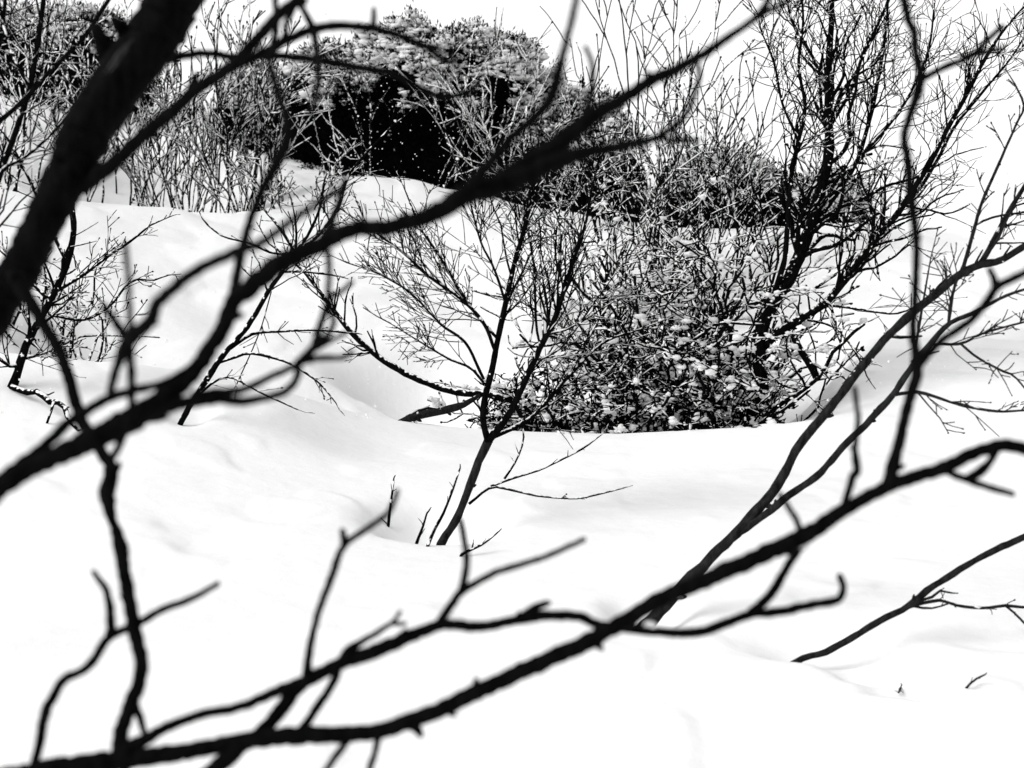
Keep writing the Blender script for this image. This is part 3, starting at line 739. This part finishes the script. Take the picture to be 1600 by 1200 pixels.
# --- thicket on the bank edge: three tangled bushes full of dead leaves and snow
def spot(px, d, py=None):
    v = ray(px, py or 600); q = CAM + v * d; q[2] = ground(q[0], q[1]); return q
def thick(px, d, label, stems, hgt, wid, lvl=2, leaf=0.16, snow=0.55, mat='dark', r0=0.022, spread=0.5, kids=(2, 4), tilt=0, group='thicket bushes along the snow bank', name='tangled_bush', clumps=90):
    S = Spec(rmin=1.7 * px2m(d), jit=0.30, trop=0.03, step=0.08, kids=kids, ang=(25, 75), len=(0.35, 0.65))
    shrub(name, spot(px, d), label, stems, hgt, spread, S, mat=mat, lvl=lvl, r0=r0, group=group, width=wid, depth=0.35, buds=0.4, snow=snow, leaf=leaf, leafsize=0.036, snowsize=1.15, tilt=tilt, clumps=clumps, elong=6.0)
thick(905, 12.4, 'low tangled bush with snow clumps just right of the young tree', 18, 0.8, 0.45, leaf=.10)
thick(985, 12.7, 'dense snowy tangled bush in the middle of the thicket', 20, 2.0, 0.30, leaf=.07, spread=.26, clumps=260)
thick(1060, 12.3, 'broad tangled bush with dead leaves in front of the thicket centre', 17, 1.3, 0.34, leaf=.06, spread=.35, clumps=260)
thick(1075, 13.0, 'snow flecked tangled bush just in front of the two tallest thicket bushes', 18, 2.2, 0.30, leaf=.06, spread=.24, clumps=260)
thick(1122, 12.6, 'dense tangled bush with dead leaves left of the tall bare tree', 18, 1.8, 0.28, leaf=.06, spread=.22, clumps=260)
thick(1030, 13.3, 'upright tangled bush rising highest behind the middle of the thicket', 19, 2.5, 0.32, leaf=.04, spread=.2, clumps=260, kids=(2, 4))
thick(1110, 13.4, 'upright tangled bush rising beside the tall bare tree trunk', 15, 2.4, 0.3, leaf=.04, spread=.18, clumps=220, kids=(2, 4))
thick(1166, 12.8, 'tangled bush growing round the foot of the tall bare tree', 9, 0.75, 0.22, spread=.3)
thick(815, 12.7, 'small tangled bush behind the young tree trunk', 16, 0.7, 0.35, leaf=.15)
# dark hollow core of dead brush beneath them: matted dead stems lying low
S = Spec(rmin=0.009, jit=0.5, trop=-0.05, step=0.08, kids=(3, 5), ang=(30, 90))
b = spot(1000, 12.7)
root = thing('dead_brush', b, 'matted dark dead brush at the foot of the thicket', 'brush')
for k in range(110):
    q = spot(rng.uniform(780, 1190), rng.uniform(12.2, 13.3)); q[2] += rng.uniform(-0.05, 0.45)
    mb = MB(); grow(mb, q, nrm(np.array([rng.gauss(0, 1), rng.gauss(0, .5), rng.uniform(0.0, .8)])), rng.uniform(.3, .6), 0.012, 1, S)
    mb.build('dead_stem', M['dark'], root)
for k in range(34):                                     # twig ends sticking out of the drift in front
    q = spot(rng.uniform(800, 1210), rng.uniform(11.35, 12.0)); q[2] -= 0.02
    mb = MB(); grow(mb, q, nrm(np.array([rng.gauss(0, .7), rng.gauss(0, .4), 1.0])), rng.uniform(.06, .2), 0.008, 0 if rng.random() < .5 else 1, S)
    mb.build('dead_stem', M['dark'], root)
dress(root, S, buds=0, snow=0.12, leaf=1.0, leafsize=0.06, snowsize=1.8, clumps=380, elong=5.0, leafmat='under')

# --- arched branch bowing to the snow, fallen limb
p, d0 = hit(757, 640, 11.6); d0 = 12.0
b = at(757, 615, d0); b[2] = ground(b[0], b[1])
Q = thing('arched_sapling', b, 'thin arched sapling bowing left over the grey snow hollow', 'sapling')
S = Spec(rmin=1.0 * px2m(d0), jit=0.15, step=0.09, kids=(2, 3))
stem(Q, S, [(800, 625), (757, 616), (723, 614), (693, 608), (642, 588), (592, 558), (551, 522), (511, 471), (474, 424), (440, 395), (420, 380)], [12, 11, 11, 10, 10, 9, 8, 7, 5, 4, 3], d0, 0.3, 16, .4, t0=.45, lvl=1, knots=3)
dress(Q, S, buds=.4, snow=.08)
p, d0 = hit(640, 662)
L_ = thing('fallen_limb', p, 'broken grey limb lying half buried on the snow bank', 'limb')
S = Spec(rmin=1.0 * px2m(d0), jit=0.15, step=0.06)
d0 = min(d0, 11.6)
stem(L_, S, [(612, 665), (640, 654), (670, 645), (693, 642), (727, 631), (748, 618)], [8, 12, 12, 13, 11, 6], d0 + .1, .5, 0, mat='light', knots=5)
stem(L_, S, [(622, 663), (645, 646), (668, 637), (684, 640)], [5, 5, 5, 4], d0 + .1, .3, 1, .06, lvl=0, mat='light')
stem(L_, S, [(652, 671), (650, 662), (646, 655)], [5, 5, 4], d0 + .1, .1, 0, .1, mat='light')
dress(L_, S, buds=0, snow=.5, snowsize=.8)

# --- small leaning tree left of the middle
b, d0 = PRE[(288, 652)]
S = Spec(rmin=0.95 * px2m(d0), jit=0.15, trop=0.02, step=0.08, kids=(2, 4))
LT = thing('leaning_sapling', b, 'dark leaning sapling rising from the left snow bank behind blurred branches', 'tree')
ms = stem(LT, S, [(280, 666), (288, 650), (304, 623), (344, 562), (388, 508), (422, 451), (442, 424), (461, 397), (501, 364), (528, 324), (542, 280), (569, 243), (600, 210)], [9, 9, 9, 8, 8, 7, 7, 7, 6, 6, 5, 4, 3], d0, .5, 20, .5, t0=.45, lvl=1, name='trunk', mat='dark')
for pts, w, ln in [([(344, 566), (362, 560), (390, 552), (430, 560), (462, 573), (500, 600), (525, 630)], [5, 5, 5, 4, 4, 3, 2], -.3), ([(360, 545), (395, 522), (440, 518), (500, 516), (540, 520)], [5, 5, 4, 4, 3], .3),
                   ([(461, 397), (440, 360), (415, 330), (400, 310)], [5, 5, 4, 3], .2), ([(461, 397), (463, 365), (460, 335)], [5, 4, 3], -.2), ([(461, 397), (425, 395), (390, 380), (350, 370), (325, 352)], [5, 4, 4, 3, 3], -.2),
                   ([(450, 410), (420, 430), (395, 432), (380, 420)], [4, 4, 3, 3], .2), ([(440, 425), (480, 425), (520, 430)], [4, 4, 3], .1), ([(455, 402), (480, 370), (500, 325), (505, 290)], [5, 5, 4, 3], -.2),
                   ([(400, 490), (375, 590), (368, 604)], [2, 2, 2], .05), ([(300, 628), (330, 600), (360, 590), (410, 615), (465, 640)], [4, 4, 3, 3, 2], -.3)]:
    if pts[0] == (400, 490): pts = [(424, 455), (405, 520), (370, 600)]
    stem(LT, S, pts, w, ms.depth_near(pts[0]), ln, 7, .2, t0=.2, lvl=0, name='branch')
dress(LT, S, buds=.4, snow=.08)

# --- left edge: broken tree, its fallen branch, snowy bush
_, d0 = hit(20, 606); d0 = max(9.0, min(d0, 10.8))
b = at(20, 606, d0); b[2] = ground(b[0], b[1])
BT = thing('crooked_tree', b, 'crooked small bare tree at the left edge under the leaning trunk', 'tree')
S = Spec(rmin=0.95 * px2m(d0), jit=0.17, trop=0.02, step=0.09, kids=(2, 4))
ms = stem(BT, S, [(8, 625), (20, 603), (37, 549), (51, 519), (78, 471), (105, 411), (115, 360), (112, 300), (120, 230), (140, 160)], [15, 14, 12, 11, 11, 10, 9, 7, 6, 4], d0, .4, 26, .5, t0=.2, lvl=1, name='trunk')
for pts, w in [([(78, 471), (40, 430), (10, 400), (-30, 360)], [7, 6, 5, 4]), ([(88, 455), (130, 430), (170, 400), (200, 380), (235, 352)], [6, 5, 4, 4, 3]), ([(105, 411), (75, 350), (50, 290), (20, 230)], [6, 5, 5, 4]), ([(80, 492), (130, 500), (170, 480), (205, 440), (240, 438)], [5, 5, 4, 4, 3]),
               ([(30, 572), (10, 570), (-20, 540)], [6, 5, 4]), ([(40, 560), (60, 555), (80, 548)], [5, 4, 3])]:
    stem(BT, S, pts, w, ms.depth_near(pts[0]), rng.uniform(-.4, .4), 9, .35, t0=.2, lvl=1, name='branch')
dress(BT, S, buds=.4, snow=.2)
FB = thing('broken_limb', at(17, 606, d0 - .05), 'broken crooked limb hanging down onto snow at the left edge', 'limb')
S = Spec(rmin=1.0 * px2m(d0), jit=0.15, step=0.06)
stem(FB, S, [(17, 604), (44, 613), (60, 612), (78, 628), (90, 628), (101, 637), (108, 656), (122, 672)], [9, 10, 10, 10, 9, 8, 7, 5], d0 - .05, -.7, 3, .08, lvl=0, knots=4)
stem(FB, S, [(84, 628), (78, 648), (71, 668)], [5, 4, 4], d0 - .5, 0, 0, .08, lvl=0)
dress(FB, S, buds=0, snow=.3)
def bush(px, d, label, stems, hgt, wid, spread=0.35, lvl=2, snow=.6, leaf=.01, mat='frost', r0=0.014, kids=(2, 4), jit=.13, ang=(15, 42), tilt=0, grp='snowy bushes behind', name='snowy_bush', rm=1.25, trop=.05):
    S = Spec(rmin=rm * px2m(d), jit=jit, trop=trop, step=0.13, kids=kids, ang=ang, len=(0.35, 0.6))
    return shrub(name, spot(px, d), label, stems, hgt, spread, S, mat=mat, lvl=lvl, r0=r0, group=grp, width=wid, depth=0.3, buds=0.5, snow=snow, leaf=leaf, leafsize=0.05, snowsize=1.2, tilt=tilt)
bush(142, 12.2, 'snow plastered bush on two short stems below the leaning trunk', 7, 1.2, .12, spread=.5, snow=.8, jit=.28, ang=(25, 75))
bush(40, 12.6, 'tangled snowy bush at the left edge below the leaning trunk', 14, 1.15, .45, spread=.6, jit=.26, ang=(25, 75), lvl=2)
# bushes on the upper left slope
bush(270, 19.8, 'snowy bush of many upright stems just right of the leaning trunk', 20, 2.9, .5, spread=.32)
bush(345, 19.6, 'fan shaped snowy bush between the trunk and the dark evergreen mound', 20, 2.7, .5, spread=.32)
bush(415, 19.8, 'snowy bush leaning against the left end of the dark mound', 15, 2.4, .4, spread=.3)
bush(470, 18.6, 'low frosted bush on the snow crest left of the dark mound', 13, .9, .5, spread=.6, jit=.25, ang=(25, 70))
bush(60, 18.8, 'dense dark bush at the far left behind the leaning trunk', 16, 2.9, .9, spread=.4, jit=.2, ang=(20, 60))
bush(-10, 16.5, 'tall bare bush cut by the upper left edge', 10, 3.0, .5, spread=.35)
bush(150, 21.5, 'pale snowy bush half hidden behind the upper leaning trunk', 13, 2.2, .8, spread=.4)
# young stems in front of the mound
bush(545, 20.3, 'sparse frosted bush in front of the left side of the dark mound', 5, 1.9, .35, spread=.35, lvl=1, snow=.8, rm=.85)
bush(660, 20.8, 'few snow coated stems against the dark face of the mound', 3, 1.4, .5, spread=.4, lvl=1, snow=.9, rm=.85)
bush(770, 20.6, 'snow coated fan of stems before the right side of the mound', 10, 2.5, .4, spread=.35, lvl=2, snow=.7, tilt=-.12, rm=.95)
bush(850, 19.6, 'snowy bush below the right shoulder of the dark mound', 8, 2.0, .4, spread=.4, lvl=2, snow=.5)
# bushes between mound and tall tree
bush(965, 16.5, 'dense snowy bush rising behind the thicket, left of its centre', 14, 2.9, .5, spread=.3, jit=.17, ang=(15, 55), leaf=.02, mat='darks')
bush(1055, 16.0, 'dense snowy bush rising behind the thicket, near its centre', 15, 2.7, .5, spread=.28, jit=.18, ang=(15, 55), leaf=.02, mat='darks')
bush(1130, 17.5, 'snowy bush behind the thicket close to the tall tree', 14, 3.0, .5, spread=.28, jit=.17, ang=(15, 55), leaf=.02, mat='darks')
bush(1010, 19.0, 'tall thin bush whose twigs reach the white slope above the thicket', 8, 4.3, .4, spread=.2, snow=.15, mat='dark')
bush(1290, 18.5, 'snowy low bush behind the tall tree trunk', 9, 1.4, .7, spread=.5, jit=.2, ang=(25, 60))

# --- blurred thin tree at far left, nearer than the bushes
d0 = 5.5
gb = at(-40, 500, d0); gb[2] = ground(gb[0], gb[1])
TL = thing('thin_tree', gb, 'thin dark bare tree crossing the upper left corner beside the trunk', 'tree')
S = Spec(rmin=0.9 * px2m(d0), jit=0.14, trop=0.03, step=0.07, kids=(1, 3))
stem(TL, S, [(-70, 900), (-50, 600), (-25, 360), (0, 272), (14, 236), (30, 189), (47, 135), (59, 67), (68, 0), (74, -60)], [14, 14, 13, 12, 11, 10, 10, 9, 8, 7], d0, .3, 12, .4, t0=.5, lvl=1)
stem(TL, S, [(-30, 400), (-40, 300), (-20, 210), (4, 185), (34, 159), (88, 101), (128, 61), (169, 0), (200, -50)], [9, 9, 9, 8, 8, 8, 7, 7, 5], d0, -.3, 8, .35, t0=.45, lvl=1)
stem(TL, S, [(-20, 330), (0, 270), (40, 245), (85, 205), (120, 160)], [6, 6, 5, 4, 3], d0 + .05, .2, 8, .3, t0=.2, lvl=1)
stem(TL, S, [(-10, 120), (2, 50), (8, 0), (10, -40)], [8, 7, 6, 5], d0 + .2, .2, 6, .3, t0=.2, lvl=1)
stem(TL, S, [(47, 135), (20, 90), (5, 40)], [6, 5, 4], d0 + .1, .1, 6, .3, t0=.2, lvl=1)
dress(TL, S, buds=.3, snow=.04)

# ------------------------------------------------------------------ evergreen mounds
def mound(name, px, d, label, rx, ry, rz, tufts, snowy, seed, sink=0.25, lean=0.0, patches=None):
    """low evergreen bush: dark matted body, needle tufts over it, snow lying on its crown"""
    b = spot(px, d); root = thing(name, b, label, 'evergreen shrub', 'evergreen mounds')
    off = Vector((seed * 3.1, seed * 1.7, 0))
    def surf(th, ph):
        cp = math.cos(ph); e = 0.72
        v = Vector((abs(cp) ** e * math.sin(th), -abs(cp) ** e * math.cos(th), math.copysign(abs(math.sin(ph)) ** 0.85, ph)))
        k = 1 + 0.20 * mnoise.noise(v * 1.6 + off) + 0.15 * mnoise.noise(v * 4 + off) + 0.09 * mnoise.noise(v * 9 + off)
        return np.array([v.x * rx * k + lean * v.z * rx, v.y * ry * k, v.z * rz * k]), v
    # body
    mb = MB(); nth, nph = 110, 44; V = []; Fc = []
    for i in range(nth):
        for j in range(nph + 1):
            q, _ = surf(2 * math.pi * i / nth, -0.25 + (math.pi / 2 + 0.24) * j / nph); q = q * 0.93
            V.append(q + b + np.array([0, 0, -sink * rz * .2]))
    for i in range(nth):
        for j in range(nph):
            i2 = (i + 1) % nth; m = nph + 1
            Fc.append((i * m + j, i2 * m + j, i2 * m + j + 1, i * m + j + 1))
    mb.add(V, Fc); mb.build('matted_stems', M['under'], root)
    # tufts
    C = []; Dn = []; SC = []; SS = []; top = []
    for k in range(tufts):
        th = rng.uniform(-math.pi, math.pi)
        if abs(th) > 2.0 and rng.random() < 0.6: continue
        ph = math.asin(rng.uniform(-0.15, 1.0))
        q, v = surf(th, ph)
        clump = mnoise.noise(Vector(q.tolist()) * 2.6 + off)
        q = q * (rng.uniform(0.93, 1.02) + 0.05 * clump)
        n = nrm(np.array([v.x / rx, v.y / ry, v.z / rz]))
        m_ = mnoise.noise(Vector(q.tolist()) * 1.3 + off) + 0.6 * clump
        up = v.z + 0.5 * m_ > 0.62
        if up: q = q * 1.035
        if up and rng.random() < .25: continue
        for _ in range(7):
            C.append(q + b + g3() * 0.05); Dn.append(n + g3() * 0.6 + np.array([0, 0, .25])); top.append(up)
        if rng.random() < 0.03 and v.z < .7:      # specks of snow blown into the dark side
            s = rng.uniform(.006, .016); SC.append(q * 1.03 + b); SS.append((s, s, s))
        if rng.random() < snowy * max(0, v.z - 0.35) * 2.6 and m_ > -0.15:
            s = rng.uniform(0.012, 0.036) * (1 + 1.3 * max(0, m_)); SC.append(q * 1.01 + b); SS.append((s * rng.uniform(1.1, 2.2), s * 1.2, s * .8))
    C = np.array(C); Dn = np.array(Dn); top = np.array(top)
    for nm, mt, sel in (('needles', 'needle', ~top), ('snowy_needles', 'crown', top)):
        mb = MB(); k = int(sel.sum()); leaves(mb, C[sel], Dn[sel], nrng.uniform(.03, .08, k) * (1.3 if nm == 'snowy_needles' else 1), nrng.uniform(.008, .016, k))
        tag(mb.build(nm, M[mt], root, smooth=False), kind='stuff')
    for k in range(int(tufts * 0.9 * snowy)):                     # snow bedded on the crown, broken where shoots poke through
        q, v = surf(rng.uniform(-2.2, 2.2), math.asin(rng.uniform(0.25, 1.0)))
        m_ = mnoise.noise(Vector(q.tolist()) * 1.5 + off) + 0.7 * mnoise.noise(Vector(q.tolist()) * 4.5 + off)
        if v.z + 0.6 * m_ > 0.66:
            s = rng.uniform(.02, .062); SC.append(q * rng.uniform(.99, 1.045) + b); SS.append((s * rng.uniform(1, 1.8), s, s * .6))
    mb = MB(); blobs(mb, SC, SS, lump=.36)
    tag(mb.build('snow', M['clump'], root), 'snow lying on the crown of the evergreen', kind='stuff')
    # shoots standing out of the crown
    mb = MB(); S = Spec(rmin=.008, jit=.2, trop=.05, step=.08, kids=(1, 3))
    for k in range(int(170 * rx / 2)):
        q, v = surf(rng.uniform(-1.8, 1.8), math.asin(rng.uniform(.3, 1)))
        grow(mb, q + b, nrm(np.array(v) + UP * .5 + g3() * .25), rng.uniform(.08, .3), .009, 1, S)
    tag(mb.build('shoots', M['darks'], root), kind='stuff')
mound('evergreen_mound', 668, 23.6, 'largest dark evergreen mound with snow dappled crown in the upper middle', 2.4, 1.6, 2.05, 15000, .95, 1)
mound('evergreen_mound', 835, 23.3, 'sloping right shoulder of dark evergreen beside the largest mound', 1.7, 1.2, 1.5, 7000, .95, 4)
mound('evergreen_mound', 880, 22.6, 'low dark evergreen mound below the right shoulder of the big mound', 1.2, .9, 1.55, 2500, .5, 6)
mound('evergreen_mound', 1120, 21.0, 'dark evergreen mound behind the thicket and tall tree', 0.95, 0.9, 0.95, 2500, .35, 9)
mound('evergreen_mound', 1260, 20.8, 'low dark evergreen mound right of the tall tree, at the slope edge', 0.85, .7, .72, 2000, .9, 12)
mound('evergreen_mound', 70, 26.0, 'dark evergreen mound at the far left behind bushes', 2.2, 1.2, 1.25, 4000, .9, 15)
mound('evergreen_mound', 440, 24.5, 'dark evergreen mound behind upright snowy stems left of the big mound', 0.9, 1.0, 1.2, 2200, .7, 18)

# ------------------------------------------------------------------ falling snow
n = 4200
d = nrng.uniform(5.5, 17, n); px = nrng.uniform(-150, 1750, n); py = nrng.uniform(-150, 660, n)
C = np.array([at(x, y, z) for x, y, z in zip(px, py, d)])
gz = base_height(C[:, 0], C[:, 1]); C = C[C[:, 2] > gz + 0.1]
s = nrng.uniform(.0022, .006, len(C)) * nrng.uniform(.7, 1.2, len(C))
mb = MB(); blobs(mb, C, np.stack([s, s, s], 1), lump=.2)
o = mb.build('falling_snow', M['clump']); tag(o, 'sparse white snowflakes falling through the air', 'snowflakes', kind='stuff')
